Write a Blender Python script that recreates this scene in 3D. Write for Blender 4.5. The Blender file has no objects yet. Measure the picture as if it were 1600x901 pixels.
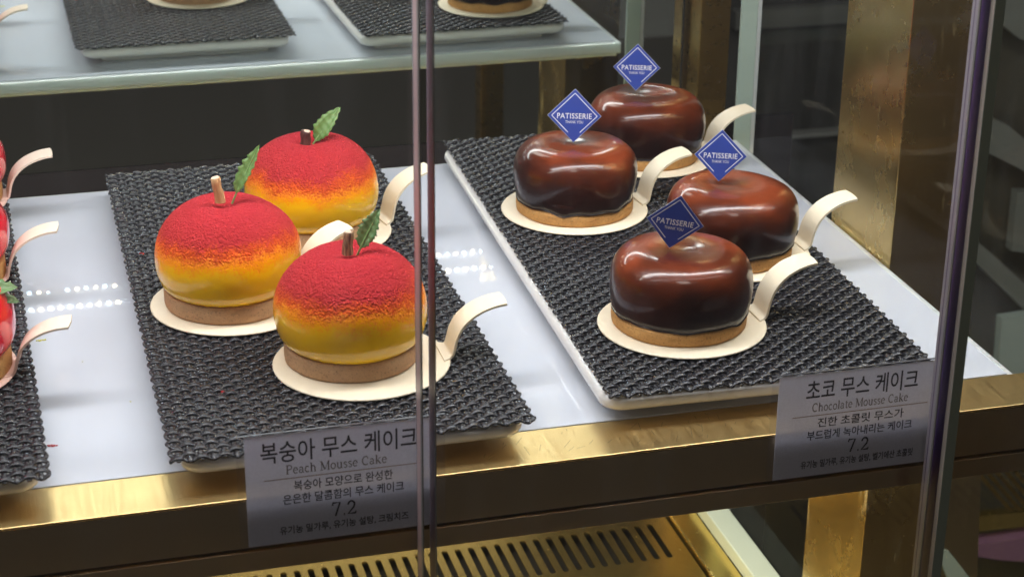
import bpy, bmesh, math, random
from mathutils import Vector, Matrix, noise
S = bpy.context.scene
COL = S.collection
R = math.radians

# ---------------------------------------------------------------- camera
CAM = Vector((-0.1849309, -0.80844768, 0.43463934))
AX = [Vector((0.9640021695669948, -0.2656863054951518, 0.010516850406075372)),
      Vector((-0.09468811954045052, -0.3799836952848423, -0.9201339855344814)),
      Vector((0.2484632308572443, 0.8860153375591265, -0.39146244330965746))]
F = 2994.378
cd = bpy.data.cameras.new('camera'); cam = bpy.data.objects.new('camera', cd); COL.objects.link(cam)
cam.matrix_world = Matrix(((AX[0].x, -AX[1].x, -AX[2].x, CAM.x), (AX[0].y, -AX[1].y, -AX[2].y, CAM.y),
                           (AX[0].z, -AX[1].z, -AX[2].z, CAM.z), (0, 0, 0, 1)))
cd.sensor_width = 36; cd.lens = F * 36 / 1600; cd.clip_start = 0.02; cd.clip_end = 50
cd.dof.use_dof = True; cd.dof.focus_distance = 1.06; cd.dof.aperture_fstop = 18
S.camera = cam
# ---------------------------------------------------------------- world, view
w = bpy.data.worlds.new('World'); S.world = w; w.use_nodes = True
bg = w.node_tree.nodes['Background']; bg.inputs['Color'].default_value = (1, .93, .84, 1); bg.inputs['Strength'].default_value = 0.052
S.view_settings.view_transform = 'Standard'; S.view_settings.look = 'None'
S.view_settings.exposure = 0.0; S.view_settings.gamma = 1
S.render.engine = 'CYCLES'
S.cycles.use_denoising = True
S.cycles.max_bounces = 14; S.cycles.transparent_max_bounces = 24; S.cycles.glossy_bounces = 8; S.cycles.transmission_bounces = 8
S.cycles.sample_clamp_indirect = 30; S.cycles.caustics_refractive = False

def area(name, loc, sx, sy, power, col, rx=0.0, ry=0.0):
    l = bpy.data.lights.new(name, 'AREA'); l.shape = 'RECTANGLE'; l.size = sx; l.size_y = sy; l.energy = power; l.color = col
    o = bpy.data.objects.new(name, l); o.location = loc; o.rotation_euler = (rx, ry, 0); COL.objects.link(o); return o
LED_Y, LED_Z = 0.074, 0.330
area('case_top_light', (0.02, .075, .56), 1.1, 0.09, 6.6, (.965, .97, 1.0), R(0))
area('room_fill_light', (-.35, -1.5, 2.2), 0.6, 0.6, 7.5, (1.0, .94, .88), R(36), 0)  # added soft fill for the cake fronts, above and behind the camera
area('lower_deck_light', (-0.02, 0.20, -0.030), 0.6, 0.05, 3.4, (1.0, .91, .72), R(18))

# ---------------------------------------------------------------- helpers
def ray(px, py):
    return AX[0] * ((px - 800) / F) + AX[1] * ((py - 450.5) / F) + AX[2]
def at_y(px, py, y):
    v = ray(px, py); return CAM + v * ((y - CAM.y) / v.y)
def at_z(px, py, z):
    v = ray(px, py); return CAM + v * ((z - CAM.z) / v.z)
def tag(o, label=None, cat=None, group=None, kind=None):
    if label: o['label'] = label
    if cat: o['category'] = cat
    if group: o['group'] = group
    if kind: o['kind'] = kind
    return o
def empty(name, loc=(0, 0, 0), rz=0.0):
    o = bpy.data.objects.new(name, None); o.location = loc; o.rotation_euler = (0, 0, rz); o.empty_display_size = .02
    COL.objects.link(o); return o
def mesh_obj(name, me, parent=None):
    o = bpy.data.objects.new(name, me); COL.objects.link(o)
    if parent: o.parent = parent
    return o
def finish(bm, name, mat, parent=None, smooth=False):
    me = bpy.data.meshes.new(name); bm.normal_update(); bm.to_mesh(me); bm.free()
    if mat: me.materials.append(mat)
    if smooth:
        for p in me.polygons: p.use_smooth = True
    return mesh_obj(name, me, parent)
def box_bm(bm, x0, x1, y0, y1, z0, z1, bev=0.0):
    r = bmesh.ops.create_cube(bm, size=1)
    for v in r['verts']:
        v.co = Vector(((x0 + x1) / 2 + v.co.x * (x1 - x0), (y0 + y1) / 2 + v.co.y * (y1 - y0), (z0 + z1) / 2 + v.co.z * (z1 - z0)))
    if bev:
        es = list({e for v in r['verts'] for e in v.link_edges})
        bmesh.ops.bevel(bm, geom=es, offset=bev, segments=2, affect='EDGES', profile=.5)
def box(name, mat, b, parent=None, bev=0.0):
    bm = bmesh.new(); box_bm(bm, *b, bev=bev); return finish(bm, name, mat, parent)
def lathe_bm(prof, seg=96, fn=None):
    bm = bmesh.new(); rings = []
    for r, z in prof:
        if r <= 1e-6:
            p = Vector((0, 0, z)); p = fn(p) if fn else p
            rings.append([bm.verts.new(p)])
        else:
            ring = []
            for i in range(seg):
                a = 2 * math.pi * i / seg; p = Vector((r * math.cos(a), r * math.sin(a), z))
                ring.append(bm.verts.new(fn(p) if fn else p))
            rings.append(ring)
    for a, b in zip(rings, rings[1:]):
        if len(a) == 1 and len(b) == 1: continue
        for i in range(seg):
            j = (i + 1) % seg
            if len(a) == 1: bm.faces.new((a[0], b[j], b[i]))
            elif len(b) == 1: bm.faces.new((a[i], a[j], b[0]))
            else: bm.faces.new((a[i], a[j], b[j], b[i]))
    bmesh.ops.recalc_face_normals(bm, faces=bm.faces)
    return bm
def spline(pts, n):
    """Catmull-Rom through 2D points, n samples per span"""
    out = []; P = [pts[0]] + list(pts) + [pts[-1]]
    for i in range(1, len(P) - 2):
        for k in range(n):
            t = k / n; a, b, c, d = P[i - 1], P[i], P[i + 1], P[i + 2]
            out.append(tuple(.5 * ((2 * b[j]) + (-a[j] + c[j]) * t + (2 * a[j] - 5 * b[j] + 4 * c[j] - d[j]) * t * t + (-a[j] + 3 * b[j] - 3 * c[j] + d[j]) * t ** 3) for j in range(len(b))))
    out.append(tuple(pts[-1])); return out

# ---------------------------------------------------------------- materials
def mat(name, col=(.8, .8, .8), rough=.5, metal=0.0, **kw):
    m = bpy.data.materials.new(name); m.use_nodes = True
    b = m.node_tree.nodes['Principled BSDF']
    b.inputs['Base Color'].default_value = (*col, 1); b.inputs['Roughness'].default_value = rough; b.inputs['Metallic'].default_value = metal
    for k, v in kw.items():
        b.inputs[k.replace('_', ' ')].default_value = v
    return m
class NT:
    def __init__(s, m): s.t = m.node_tree; s.b = s.t.nodes.get('Principled BSDF'); s.m = m
    def n(s, typ, **kw):
        n = s.t.nodes.new(typ)
        for k, v in kw.items(): setattr(n, k, v)
        return n
    def l(s, a, b): s.t.links.new(a, b)
    def coord(s, scale=(1, 1, 1), rot=(0, 0, 0)):
        c = s.n('ShaderNodeTexCoord'); mp = s.n('ShaderNodeMapping'); mp.inputs['Scale'].default_value = scale; mp.inputs['Rotation'].default_value = rot
        s.l(c.outputs['Object'], mp.inputs['Vector']); return mp.outputs['Vector']
    def noise(s, vec, scale, detail=3, rough=.5):
        n = s.n('ShaderNodeTexNoise'); n.inputs['Scale'].default_value = scale; n.inputs['Detail'].default_value = detail; n.inputs['Roughness'].default_value = rough
        s.l(vec, n.inputs['Vector']); return n.outputs['Fac']
    def ramp(s, fac, stops, interp='LINEAR'):
        r = s.n('ShaderNodeValToRGB'); r.color_ramp.interpolation = interp; e = r.color_ramp.elements
        while len(e) < len(stops): e.new(.5)
        for k, (p, c) in zip(e, stops): k.position = p; k.color = (*c, 1) if len(c) == 3 else c
        s.l(fac, r.inputs['Fac']); return r.outputs['Color']
    def math(s, op, a, b=None, c=None, clamp=False):
        n = s.n('ShaderNodeMath', operation=op); n.use_clamp = clamp
        for i, v in enumerate((a, b, c)):
            if v is None: continue
            if isinstance(v, (int, float)): n.inputs[i].default_value = v
            else: s.l(v, n.inputs[i])
        return n.outputs[0]
    def mix(s, f, a, b):
        n = s.n('ShaderNodeMix', data_type='RGBA')
        for i, v in ((0, f), (6, a), (7, b)):
            if isinstance(v, (int, float)): n.inputs[i].default_value = v
            elif isinstance(v, tuple): n.inputs[i].default_value = (*v, 1)
            else: s.l(v, n.inputs[i])
        return n.outputs[2]
    def bump(s, h, dist, strength=1.0, chain=None):
        b = s.n('ShaderNodeBump'); b.inputs['Distance'].default_value = dist; b.inputs['Strength'].default_value = strength
        s.l(h, b.inputs['Height'])
        if chain: s.l(chain, b.inputs['Normal'])
        return b.outputs['Normal']
    def set(s, k, v): s.l(v, s.b.inputs[k])

def gray(v): return (v, v, v)
# brass: brushed, finely scratched
def brass(name, col, rough, brush=(900, 900, 30), scr=1.0, patina=.5, aniso=0.0):
    m = mat(name, col, rough, 1.0); t = NT(m)
    v = t.coord(); vb = t.coord(brush)
    n1 = t.noise(vb, 1.0, 4, .6); n2 = t.noise(v, 22, 5, .6); n3 = t.noise(v, 160, 3)
    t.set('Base Color', t.mix(t.math('MULTIPLY', t.ramp(n2, [(.3, gray(0)), (.8, gray(1))]), patina * .6), tuple(col), tuple(c * .45 for c in col)))
    t.set('Roughness', t.math('ADD', t.math('MULTIPLY', n1, .12 * scr), t.math('ADD', t.math('MULTIPLY', n3, .10), rough - .1)))
    t.set('Normal', t.bump(n1, .00006 * scr, .6))
    return m
M_brass_top = brass('brass_brushed_top', (.74, .53, .235), .25, (520, 30, 60), 2.6, .45)
M_brass = brass('brass_aged', (.60, .41, .15), .30, (40, 900, 900), .6, .6)
M_brass_dark = brass('brass_beam_face', (.52, .41, .27), .34, (30, 600, 900), .3, .0)
M_gold = brass('brass_bright', (.93, .70, .24), .30, (300, 20, 200), .02, .0)

def pillar_mat():
    m = mat('brass_pillar', (.6, .4, .15), .33, 1.0); t = NT(m)
    v = t.coord(); vs = t.coord((60, 60, 10)); vb = t.coord((500, 500, 14))
    n1 = t.noise(vb, 1, 4, .6); n2 = t.noise(v, 30, 6, .65); n3 = t.noise(vs, 1, 6, .7); n4 = t.noise(v, 9, 2)
    base = t.mix(t.ramp(n4, [(.35, gray(0)), (.65, gray(1))]), (.76, .52, .22), (.50, .31, .11))
    base = t.mix(t.ramp(n3, [(.60, gray(0)), (.74, gray(1))]), base, (.62, .50, .33))
    t.set('Base Color', base)
    t.set('Roughness', t.math('ADD', .16, t.math('MULTIPLY', n2, .20)))
    stain = t.ramp(n3, [(.60, gray(1)), (.72, gray(.55))]); t.set('Metallic', stain)
    t.set('Normal', t.bump(n3, .00012, .5, t.bump(n1, .00005, .5)))
    return m
M_pillar = pillar_mat()

def pane_mat(name, tint, dirt=0.0, ior=.05, fall=.9):
    m = bpy.data.materials.new(name); m.use_nodes = True; t = NT(m); t.t.nodes.clear()
    out = t.n('ShaderNodeOutputMaterial'); tr = t.n('ShaderNodeBsdfTransparent'); gl = t.n('ShaderNodeBsdfGlossy'); gl.inputs['Roughness'].default_value = .0
    tr.inputs['Color'].default_value = (*tint, 1)
    lw = t.n('ShaderNodeLayerWeight'); lw.inputs['Blend'].default_value = .5         # Schlick, the same from both sides
    f5 = t.math('ADD', ior, t.math('MULTIPLY', t.math('POWER', lw.outputs['Facing'], 5.0), fall))
    mx = t.n('ShaderNodeMixShader'); t.l(f5, mx.inputs[0]); t.l(tr.outputs[0], mx.inputs[1]); t.l(gl.outputs[0], mx.inputs[2])
    last = mx.outputs[0]
    if dirt:
        v = t.coord((60, 60, 4)); n = t.noise(v, 1.0, 5, .65); v2 = t.coord(); n2 = t.noise(v2, 6, 3)
        f = t.math('MULTIPLY', t.ramp(n, [(.52, gray(0)), (.8, gray(1))]), t.math('MULTIPLY', n2, dirt))
        f = t.math('ADD', f, dirt * .25)
        df = t.n('ShaderNodeBsdfDiffuse'); df.inputs['Color'].default_value = (.8, .8, .85, 1)
        tl = t.n('ShaderNodeBsdfTranslucent'); tl.inputs['Color'].default_value = (.8, .8, .85, 1)
        ad = t.n('ShaderNodeMixShader'); ad.inputs[0].default_value = .5; t.l(df.outputs[0], ad.inputs[1]); t.l(tl.outputs[0], ad.inputs[2])
        m2 = t.n('ShaderNodeMixShader'); t.l(f, m2.inputs[0]); t.l(last, m2.inputs[1]); t.l(ad.outputs[0], m2.inputs[2]); last = m2.outputs[0]
    t.l(last, out.inputs['Surface']); return m
M_pane = pane_mat('clear_glass', (.985, .99, .985), .045, .04)
M_side = pane_mat('side_glass', (.93, .96, .93), .004, .012, .30)
M_sleeve = pane_mat('clear_plastic_sleeve', (.95, .95, .97), .05)

def mirror_mat():
    m = mat('mirror_glass', (.85, .92, .88), .004, 1.0); t = NT(m)
    return m
M_mirror = mirror_mat()

def shelf_mat():
    m = mat('white_glass_panel', (.77, .79, .86), .035, Specular_IOR_Level=.5); t = NT(m)
    v = t.coord(); n = t.noise(v, 7, 4, .55); n2 = t.noise(v, 90, 5, .7); n3 = t.noise(v, 420, 2)
    c = t.mix(t.math('MULTIPLY', n, .5), (.55, .575, .63), (.50, .53, .59))
    c = t.mix(t.ramp(n2, [(.70, gray(0)), (.82, gray(.35))]), c, (.60, .60, .62))
    t.set('Base Color', c)
    t.set('Roughness', t.math('ADD', .012, t.math('MULTIPLY', t.ramp(n2, [(.55, gray(0)), (.85, gray(1))]), .06)))
    return m
M_shelf = shelf_mat()
M_border = mat('greenish_glass_border', (.66, .76, .70), .12, Subsurface_Weight=1.0, Subsurface_Radius=(.012, .014, .013), Subsurface_Scale=1.0)
M_edge = mat('polished_glass_edge', (.42, .47, .42), .12)
M_groove = mat('black_gap', (.006, .006, .006), .8)
M_black = mat('black_back_panel', (.012, .011, .014), .22)
M_matte_black = mat('slot_black', (.010, .010, .010), .7)
def tray_mat():
    m = mat('white_ceramic_tray', (.74, .73, .71), .22); t = NT(m); n = t.noise(t.coord(), 60, 4)
    t.set('Base Color', t.mix(n, (.76, .75, .735), (.70, .69, .675))); t.set('Normal', t.bump(n, .0003, .25)); return m
M_tray = tray_mat()
def strand_mat():
    m = mat('black_woven_vinyl', (.012, .012, .015), .30, Specular_IOR_Level=.5); t = NT(m)
    v = t.coord(); n = t.noise(v, 1400, 3, .6); n2 = t.noise(v, 200, 3)
    t.set('Base Color', t.mix(n2, (.009, .009, .012), (.022, .022, .028)))
    t.set('Roughness', t.math('ADD', .14, t.math('MULTIPLY', n, .22)))
    t.set('Normal', t.bump(n, .0005, .45)); return m
M_strand = strand_mat()
def card_board_mat(name, a, b, blush=0.0):
    m = mat(name, a, .42); t = NT(m)
    v = t.coord((200, 900, 200)); n = t.noise(v, 1, 3); c = t.mix(n, a, b)
    if blush:
        sep = t.n('ShaderNodeSeparateXYZ'); co = t.n('ShaderNodeTexCoord'); t.l(co.outputs['Object'], sep.inputs[0])
        f = t.ramp(t.math('MULTIPLY', sep.outputs['Z'], 30.0), [(.10, gray(1)), (.75, gray(0))])
        c = t.mix(t.math('MULTIPLY', f, blush), c, (.72, .30, .27))  # pink tint, strongest low down and fading with height
    t.set('Base Color', c); t.set('Normal', t.bump(n, .00005, .4)); return m
M_board = card_board_mat('cream_board', (.84, .74, .57), (.78, .68, .50))
M_board_pink = card_board_mat('cream_board_pink_low', (.84, .71, .58), (.78, .66, .52), .45)

def tart_mat(name, a, b):
    m = mat(name, a, .75); t = NT(m)
    v = t.coord(); n = t.noise(v, 90, 5, .65); n2 = t.noise(v, 900, 3, .6); n3 = t.noise(v, 35, 3)
    c = t.mix(t.ramp(n, [(.3, gray(0)), (.7, gray(1))]), a, b)
    c = t.mix(t.ramp(n2, [(.56, gray(0)), (.66, gray(.6))]), c, tuple(x * .40 for x in b))
    t.set('Base Color', c); t.set('Normal', t.bump(n2, .0006, .5, t.bump(n3, .001, .3))); return m
M_tart_gold = tart_mat('golden_tart_crust', (.60, .32, .10), (.46, .22, .06))
M_tart_brown = tart_mat('brown_tart_crust', (.56, .34, .18), (.42, .235, .12))

def peach_mat():
    m = mat('peach_glaze_and_velvet', (.5, .1, .05), .4); t = NT(m)
    co = t.n('ShaderNodeTexCoord'); sep = t.n('ShaderNodeSeparateXYZ'); t.l(co.outputs['Object'], sep.inputs[0])
    v = t.coord(); oi = t.n('ShaderNodeObjectInfo')
    va = t.n('ShaderNodeVectorMath', operation='ADD'); cb = t.n('ShaderNodeCombineXYZ')
    t.l(t.math('MULTIPLY', oi.outputs['Random'], 3.0), cb.inputs[0]); t.l(v, va.inputs[0]); t.l(cb.outputs[0], va.inputs[1]); v = va.outputs[0]
    n1 = t.noise(v, 34, 3); n2 = t.noise(v, 170, 4, .6); n3 = t.noise(v, 900, 2, .5)
    z = t.math('MULTIPLY', sep.outputs['Z'], 19.5)                       # 0 .. 1 over the body's height
    f = t.math('ADD', z, t.math('MULTIPLY', t.math('SUBTRACT', n1, .5), .30))
    f = t.math('ADD', f, t.math('MULTIPLY', t.math('SUBTRACT', n2, .5), .14))
    f = t.math('ADD', f, t.math('MULTIPLY', t.math('SUBTRACT', n3, .5), .24))
    glaze = t.ramp(f, [(.0, (1.0, .60, .004)), (.33, (1.0, .54, .003)), (.44, (1.0, .32, .004)), (.54, (.70, .10, .014)), (.66, (.45, .034, .036)), (1., (.40, .024, .036))])
    t.set('Base Color', glaze)
    vel = t.ramp(f, [(.40, gray(0)), (.56, gray(1))])
    t.l(t.math('SUBTRACT', .5, t.math('MULTIPLY', vel, .42)), t.b.inputs['Specular IOR Level'])
    t.set('Roughness', t.math('ADD', .16, t.math('MULTIPLY', vel, .70)))
    vo = t.n('ShaderNodeTexVoronoi'); vo.feature = 'SMOOTH_F1'; vo.inputs['Scale'].default_value = 820; vo.inputs['Smoothness'].default_value = .6
    wob = t.n('ShaderNodeTexNoise'); wob.inputs['Scale'].default_value = 260; wob.inputs['Detail'].default_value = 2; t.l(v, wob.inputs['Vector'])
    wv = t.n('ShaderNodeVectorMath', operation='MULTIPLY_ADD'); t.l(wob.outputs['Color'], wv.inputs[0]); wv.inputs[1].default_value = (.004, .004, .004); t.l(v, wv.inputs[2])
    t.l(wv.outputs[0], vo.inputs['Vector'])
    h = t.math('MULTIPLY', t.math('ADD', t.math('MULTIPLY', vo.outputs['Distance'], -1.2), t.math('MULTIPLY', t.noise(v, 420, 3, .6), 1.0)), vel)
    t.set('Normal', t.bump(h, .00080, 1.0))
    t.b.inputs['Subsurface Weight'].default_value = .12; t.b.inputs['Subsurface Radius'].default_value = (.005, .004, .001); t.b.inputs['Subsurface Scale'].default_value = .6
    t.l(t.math('SUBTRACT', .30, t.math('MULTIPLY', vel, .30)), t.b.inputs['Coat Weight']); t.b.inputs['Coat Roughness'].default_value = .12
    t.l(t.math('MULTIPLY', vel, .25), t.b.inputs['Sheen Weight']); t.b.inputs['Sheen Tint'].default_value = (.9, .12, .10, 1); t.b.inputs['Sheen Roughness'].default_value = .4
    return m
M_peach = peach_mat()

def choc_mat(name, amber):
    m = mat(name, (.1, .03, .01), .12); t = NT(m)
    co = t.n('ShaderNodeTexCoord'); sep = t.n('ShaderNodeSeparateXYZ'); t.l(co.outputs['Object'], sep.inputs[0])
    v = t.coord(); oi = t.n('ShaderNodeObjectInfo')
    va = t.n('ShaderNodeVectorMath', operation='ADD'); cb = t.n('ShaderNodeCombineXYZ')
    t.l(t.math('MULTIPLY', oi.outputs['Random'], 2.0), cb.inputs[0]); t.l(v, va.inputs[0]); t.l(cb.outputs[0], va.inputs[1]); v = va.outputs[0]
    n1 = t.noise(v, 26, 3, .5); n2 = t.noise(v, 140, 3); n3 = t.noise(v, 1100, 2)
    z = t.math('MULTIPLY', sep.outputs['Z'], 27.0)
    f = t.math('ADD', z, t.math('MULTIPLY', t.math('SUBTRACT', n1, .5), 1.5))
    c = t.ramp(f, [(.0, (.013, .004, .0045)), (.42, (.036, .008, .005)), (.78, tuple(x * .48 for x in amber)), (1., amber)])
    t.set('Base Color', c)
    t.set('Roughness', t.math('ADD', .24, t.math('MULTIPLY', n2, .14)))
    t.set('Normal', t.bump(n3, .00010, .2, t.bump(t.noise(v, 55, 2), .0022, .40)))
    t.b.inputs['Coat Weight'].default_value = .60; t.b.inputs['Coat Roughness'].default_value = .10; t.b.inputs['Specular IOR Level'].default_value = .2
    return m
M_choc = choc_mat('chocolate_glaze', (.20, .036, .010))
def berry_mat():
    m = mat('red_berry_glaze', (.50, .008, .022), .12, Coat_Weight=.8, Coat_Roughness=.05); t = NT(m)
    n = t.noise(t.coord(), 60, 3); t.set('Base Color', t.mix(n, (.80, .012, .040), (.55, .006, .018))); t.set('Normal', t.bump(n, .002, .3)); return m
M_berry = berry_mat()
def leaf_mat(name, a, b):
    m = mat(name, a, .45); t = NT(m); v = t.coord(); n = t.noise(v, 220, 4)
    t.set('Base Color', t.mix(n, a, b)); t.set('Normal', t.bump(n, .0006, .5))
    t.b.inputs['Subsurface Weight'].default_value = .15; t.b.inputs['Subsurface Scale'].default_value = .002; return m
M_leaf = leaf_mat('mint_leaf', (.15, .27, .07), (.085, .18, .05))
M_leaf_dark = leaf_mat('dark_leaf', (.13, .25, .08), (.075, .16, .06))
M_vein = mat('leaf_vein', (.26, .42, .15), .5)
def stem_mat(name, a, b):
    m = mat(name, a, .6); t = NT(m); n = t.noise(t.coord((900, 900, 120)), 1, 4); t.set('Base Color', t.mix(t.ramp(n, [(.4, gray(0)), (.6, gray(1))]), a, b)); t.set('Normal', t.bump(n, .0005, .5)); return m
M_stem_tan = stem_mat('pale_twig', (.62, .36, .17), (.50, .26, .11))
M_stem_dark = stem_mat('dark_bark_twig', (.06, .018, .014), (.11, .04, .03))
M_stem_half = stem_mat('peeled_twig', (.42, .26, .13), (.12, .055, .035))
M_cut = mat('twig_cut_wood', (.72, .52, .38), .7)
M_blue = mat('blue_printed_card', (.030, .062, .33), .42); 
M_white_ink = mat('white_ink', (.80, .80, .84), .5)
M_card_edge = mat('card_edge', (.55, .57, .66), .6)
M_ink = mat('dark_ink', (.018, .016, .024), .6)
M_ink_gray = mat('grey_ink', (.20, .175, .16), .6)
M_ink_tan = mat('tan_rule', (.33, .24, .18), .6)
M_crumb = mat('red_cocoa_crumb', (.45, .02, .02), .9)
M_crumb_y = mat('yellow_crumb', (.60, .55, .06), .8)
def paper_mat():
    m = bpy.data.materials.new('translucent_label_paper'); m.use_nodes = True; t = NT(m); t.t.nodes.clear()
    out = t.n('ShaderNodeOutputMaterial'); d = t.n('ShaderNodeBsdfDiffuse'); tl = t.n('ShaderNodeBsdfTranslucent'); mx = t.n('ShaderNodeMixShader')
    n = t.noise(t.coord(), 60, 5, .7); n2 = t.noise(t.coord(), 900, 2)
    c = t.mix(n, (.68, .69, .76), (.82, .82, .89)); c = t.mix(t.ramp(n2, [(.3, gray(0)), (.7, gray(.4))]), c, (.6, .59, .66))
    t.l(c, d.inputs['Color']); t.l(c, tl.inputs['Color']); mx.inputs[0].default_value = .62
    t.l(d.outputs[0], mx.inputs[1]); t.l(tl.outputs[0], mx.inputs[2]); t.l(mx.outputs[0], out.inputs['Surface']); return m
M_paper = paper_mat()
def emit(name, col, s):
    m = bpy.data.materials.new(name); m.use_nodes = True; t = NT(m); t.b.inputs['Emission Color'].default_value = (*col, 1); t.b.inputs['Emission Strength'].default_value = s
    t.b.inputs['Base Color'].default_value = (.8, .8, .8, 1); return m
M_led_w = emit('warm_led', (1, .80, .52), 260); M_led_c = emit('cool_led', (.62, .80, 1), 260)
M_led_w2 = emit('warm_led_dim', (1, .82, .58), 38); M_led_c2 = emit('cool_led_dim', (.6, .78, 1), 38)
M_wall = mat('grey_wall', (.10, .105, .10), .5)
def wall_mat():
    m = mat('mottled_grey_wall', (.1, .1, .1), .45); t = NT(m); v = t.coord((1, 1, .45)); n = t.noise(v, 5, 5, .6); n2 = t.noise(v, 26, 4)
    t.set('Base Color', t.mix(t.ramp(n, [(.38, gray(0)), (.62, gray(1))]), (.055, .056, .052), (.15, .155, .14)))
    t.set('Roughness', t.math('ADD', .3, t.math('MULTIPLY', n2, .3))); return m
M_wall = wall_mat()
M_frost = mat('green_reflection_tone', (.42, .50, .45), .35)
M_frost_dark = mat('grey_rail_and_reflection', (.20, .21, .19), .4)
M_pinktone = mat('purple_reflection_tone', (.32, .16, .27), .25)  # tone of a purplish reflection
M_purple = mat('purple_seal', (.04, .018, .085), .45)
M_lilac = mat('lilac_polished_edge', (.30, .27, .31), .25)
M_pinkedge = mat('pink_polished_edge', (.50, .36, .37), .3)
M_mauve = mat('mauve_seal', (.14, .11, .14), .45)
M_greyedge = mat('grey_polished_edge', (.17, .165, .16), .3)
M_tan = mat('tan_polished_edge', (.32, .28, .25), .3)
M_greened = mat('green_grey_refraction', (.17, .20, .17), .25)

# ---------------------------------------------------------------- the setting: floor, walls outside the case
box('floor', mat('dark_floor', (.20, .18, .16), .5), (-3, 3, -3, 3, -1.02, -1.0))['kind'] = 'structure'
o = box('back_wall', M_wall, (.45, 2.4, 1.30, 1.34, -1.0, 1.2)); o['kind'] = 'structure'
def wall_rail(px0, px1, py, th, label, m):
    a = at_y(px0, py, 1.28); b = at_y(px1, py, 1.28)
    o = box('wall_rail', m, (a.x, b.x, 1.28, 1.2995, a.z - th, a.z + th), bev=.002)
    tag(o, label, 'rail', 'rails on the grey wall behind the case')
wall_rail(1150, 1480, 222, .0032, 'thin pale rail crossing the grey wall behind the rear chocolate cake handle', mat('pale_rail', (.34, .35, .33), .4))
wall_rail(1150, 1480, 34, .012, 'broad pale green rail near the top of the grey wall', M_frost_dark)

# ---------------------------------------------------------------- display case
SX0, SX1, SY1 = -0.62, 0.3185, 0.399
shelf = tag(empty('glass_shelf'), 'white glass shelf with greenish clear border carrying the trays of cakes', 'shelf')
box('white_panel', M_shelf, (SX0, SX1 - .0045, .0015, SY1 - .004, -.0085, 0.0), shelf)
box('border', M_border, (SX0, SX1, SY1 - .0039, SY1, -.010, -.0006), shelf, .0012)
box('border', M_border, (SX1 - .0044, SX1, .0015, SY1 - .004, -.010, -.0006), shelf, .0012)
box('underlay', M_border, (SX0 + .002, SX1 - .003, .004, SY1 - .002, -.0125, -.0101), shelf, .001)

beam = tag(empty('brass_front_beam', (0, 0, 0)), 'brass front beam under the shelf edge with dark face and lower trim', 'beam')
box('top_strip', M_brass_top, (SX0, .42, -.0325, .001, -.0016, -.0002), beam, .0003)
box('face', M_brass_dark, (SX0, .42, -.0325, -.0305, -.0262, -.0018), beam)
box('groove', M_groove, (SX0, .42, -.0295, -.0200, -.0300, -.0262), beam)
box('lower_trim', M_brass_dark, (SX0, .42, -.0330, -.0200, -.0388, -.0282), beam, .0004)

bk = tag(empty('mirror_back'), 'large mirror at the back of the case reflecting trays and shelf', 'mirror')
box('mirror_pane', M_mirror, (-.9, .3225, .5285, .5325, -.030, .42), bk)
box('mirror_edge', M_groove, (.3225, .3240, .5275, .5335, -.030, .42), bk)
tag(box('back_panel', M_black, (-.9, .42, .5287, .536, -.60, -.0305)), 'black panel below the mirror at the back of the case', 'panel')

# pillar
tag(box('brass_pillar', M_pillar, (.3196, .371, .1545, .2385, -.60, .45), bev=.0006), 'broad stained brass pillar beside the right edge of the shelf', 'pillar')
tag(box('brass_post', M_brass, (.3262, .3500, .500, .545, -.60, .45), bev=.0006), 'narrow brass post behind the rear right corner of the shelf', 'post')
tag(box('brass_post', M_brass, (.345, .372, -.190, -.165, -.60, .45), bev=.0006), 'brass post outside the case seen only in the mirror above the black mat', 'post')

# side glass
sg = tag(empty('side_glass'), 'upright side glass along the right edge of the shelf', 'glass pane')
bm = bmesh.new(); vs = [bm.verts.new(p) for p in ((.3190, -.043, -.60), (.3190, .405, -.60), (.3190, .405, .45), (.3190, -.043, .45))]; bm.faces.new(vs)
finish(bm, 'pane', M_side, sg)
box('rear_edge', mat('pale_green_glass_edge', (.40, .47, .42), .2), (.3195, .3315, .4052, .4075, -.60, .45), sg)
box('rear_edge', mat('white_glass_edge', (.50, .51, .52), .2), (.3317, .3345, .4052, .4080, -.60, .45), sg)
box('bottom_edge', mat('pale_bottom_edge', (.45, .52, .47), .3), (.300, .3185, -.043, .405, -.297, -.285), sg, .001)

# front glass panes with polished edges and sealed joints
def front_pane(x0, x1, label, bands_left=None, bands_right=None):
    p = tag(empty('front_glass_pane', ((x0 + x1) / 2, -.051, 0)), label, 'glass pane', 'front glass panes of the case')
    cx = (x0 + x1) / 2
    bm = bmesh.new()
    for y in (.006,):
        vs = [bm.verts.new(q) for q in ((x0 - cx, y, -.125), (x1 - cx, y, -.125), (x1 - cx, y, .45), (x0 - cx, y, .45))]; bm.faces.new(vs)
    finish(bm, 'pane', M_pane, p)
    for bands, x in ((bands_left, x0), (bands_right, x1)):
        if not bands: continue
        for y0, y1, m, wd in bands:                                       # depth bands of the end face
            s = -1 if x == x1 else 1
            xa, xb = sorted((x - cx, x - cx + s * wd))
            box('polished_edge', m, (xa, xb, y0, y1 - .00005, -.125, .45), p)
front_pane(-.70, -.0150, 'front glass pane left of the first joint before the peach cakes',
           bands_right=[(-.006, -.0030, M_greyedge, .0006), (-.0030, .0045, M_pinkedge, .0006), (.0045, .006, M_lilac, .0006)])
front_pane(-.0095, .2451, 'front glass pane before the chocolate cakes between the two joints',
           bands_left=[(-.006, -.0045, M_greyedge, .0006), (-.0045, .006, M_mauve, .0006)],
           bands_right=[(-.0012, .0006, M_greyedge, .0006), (.0006, .0030, M_lilac, .0006), (.0030, .0037, M_purple, .0006), (.0037, .006, M_lilac, .0006)])
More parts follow.
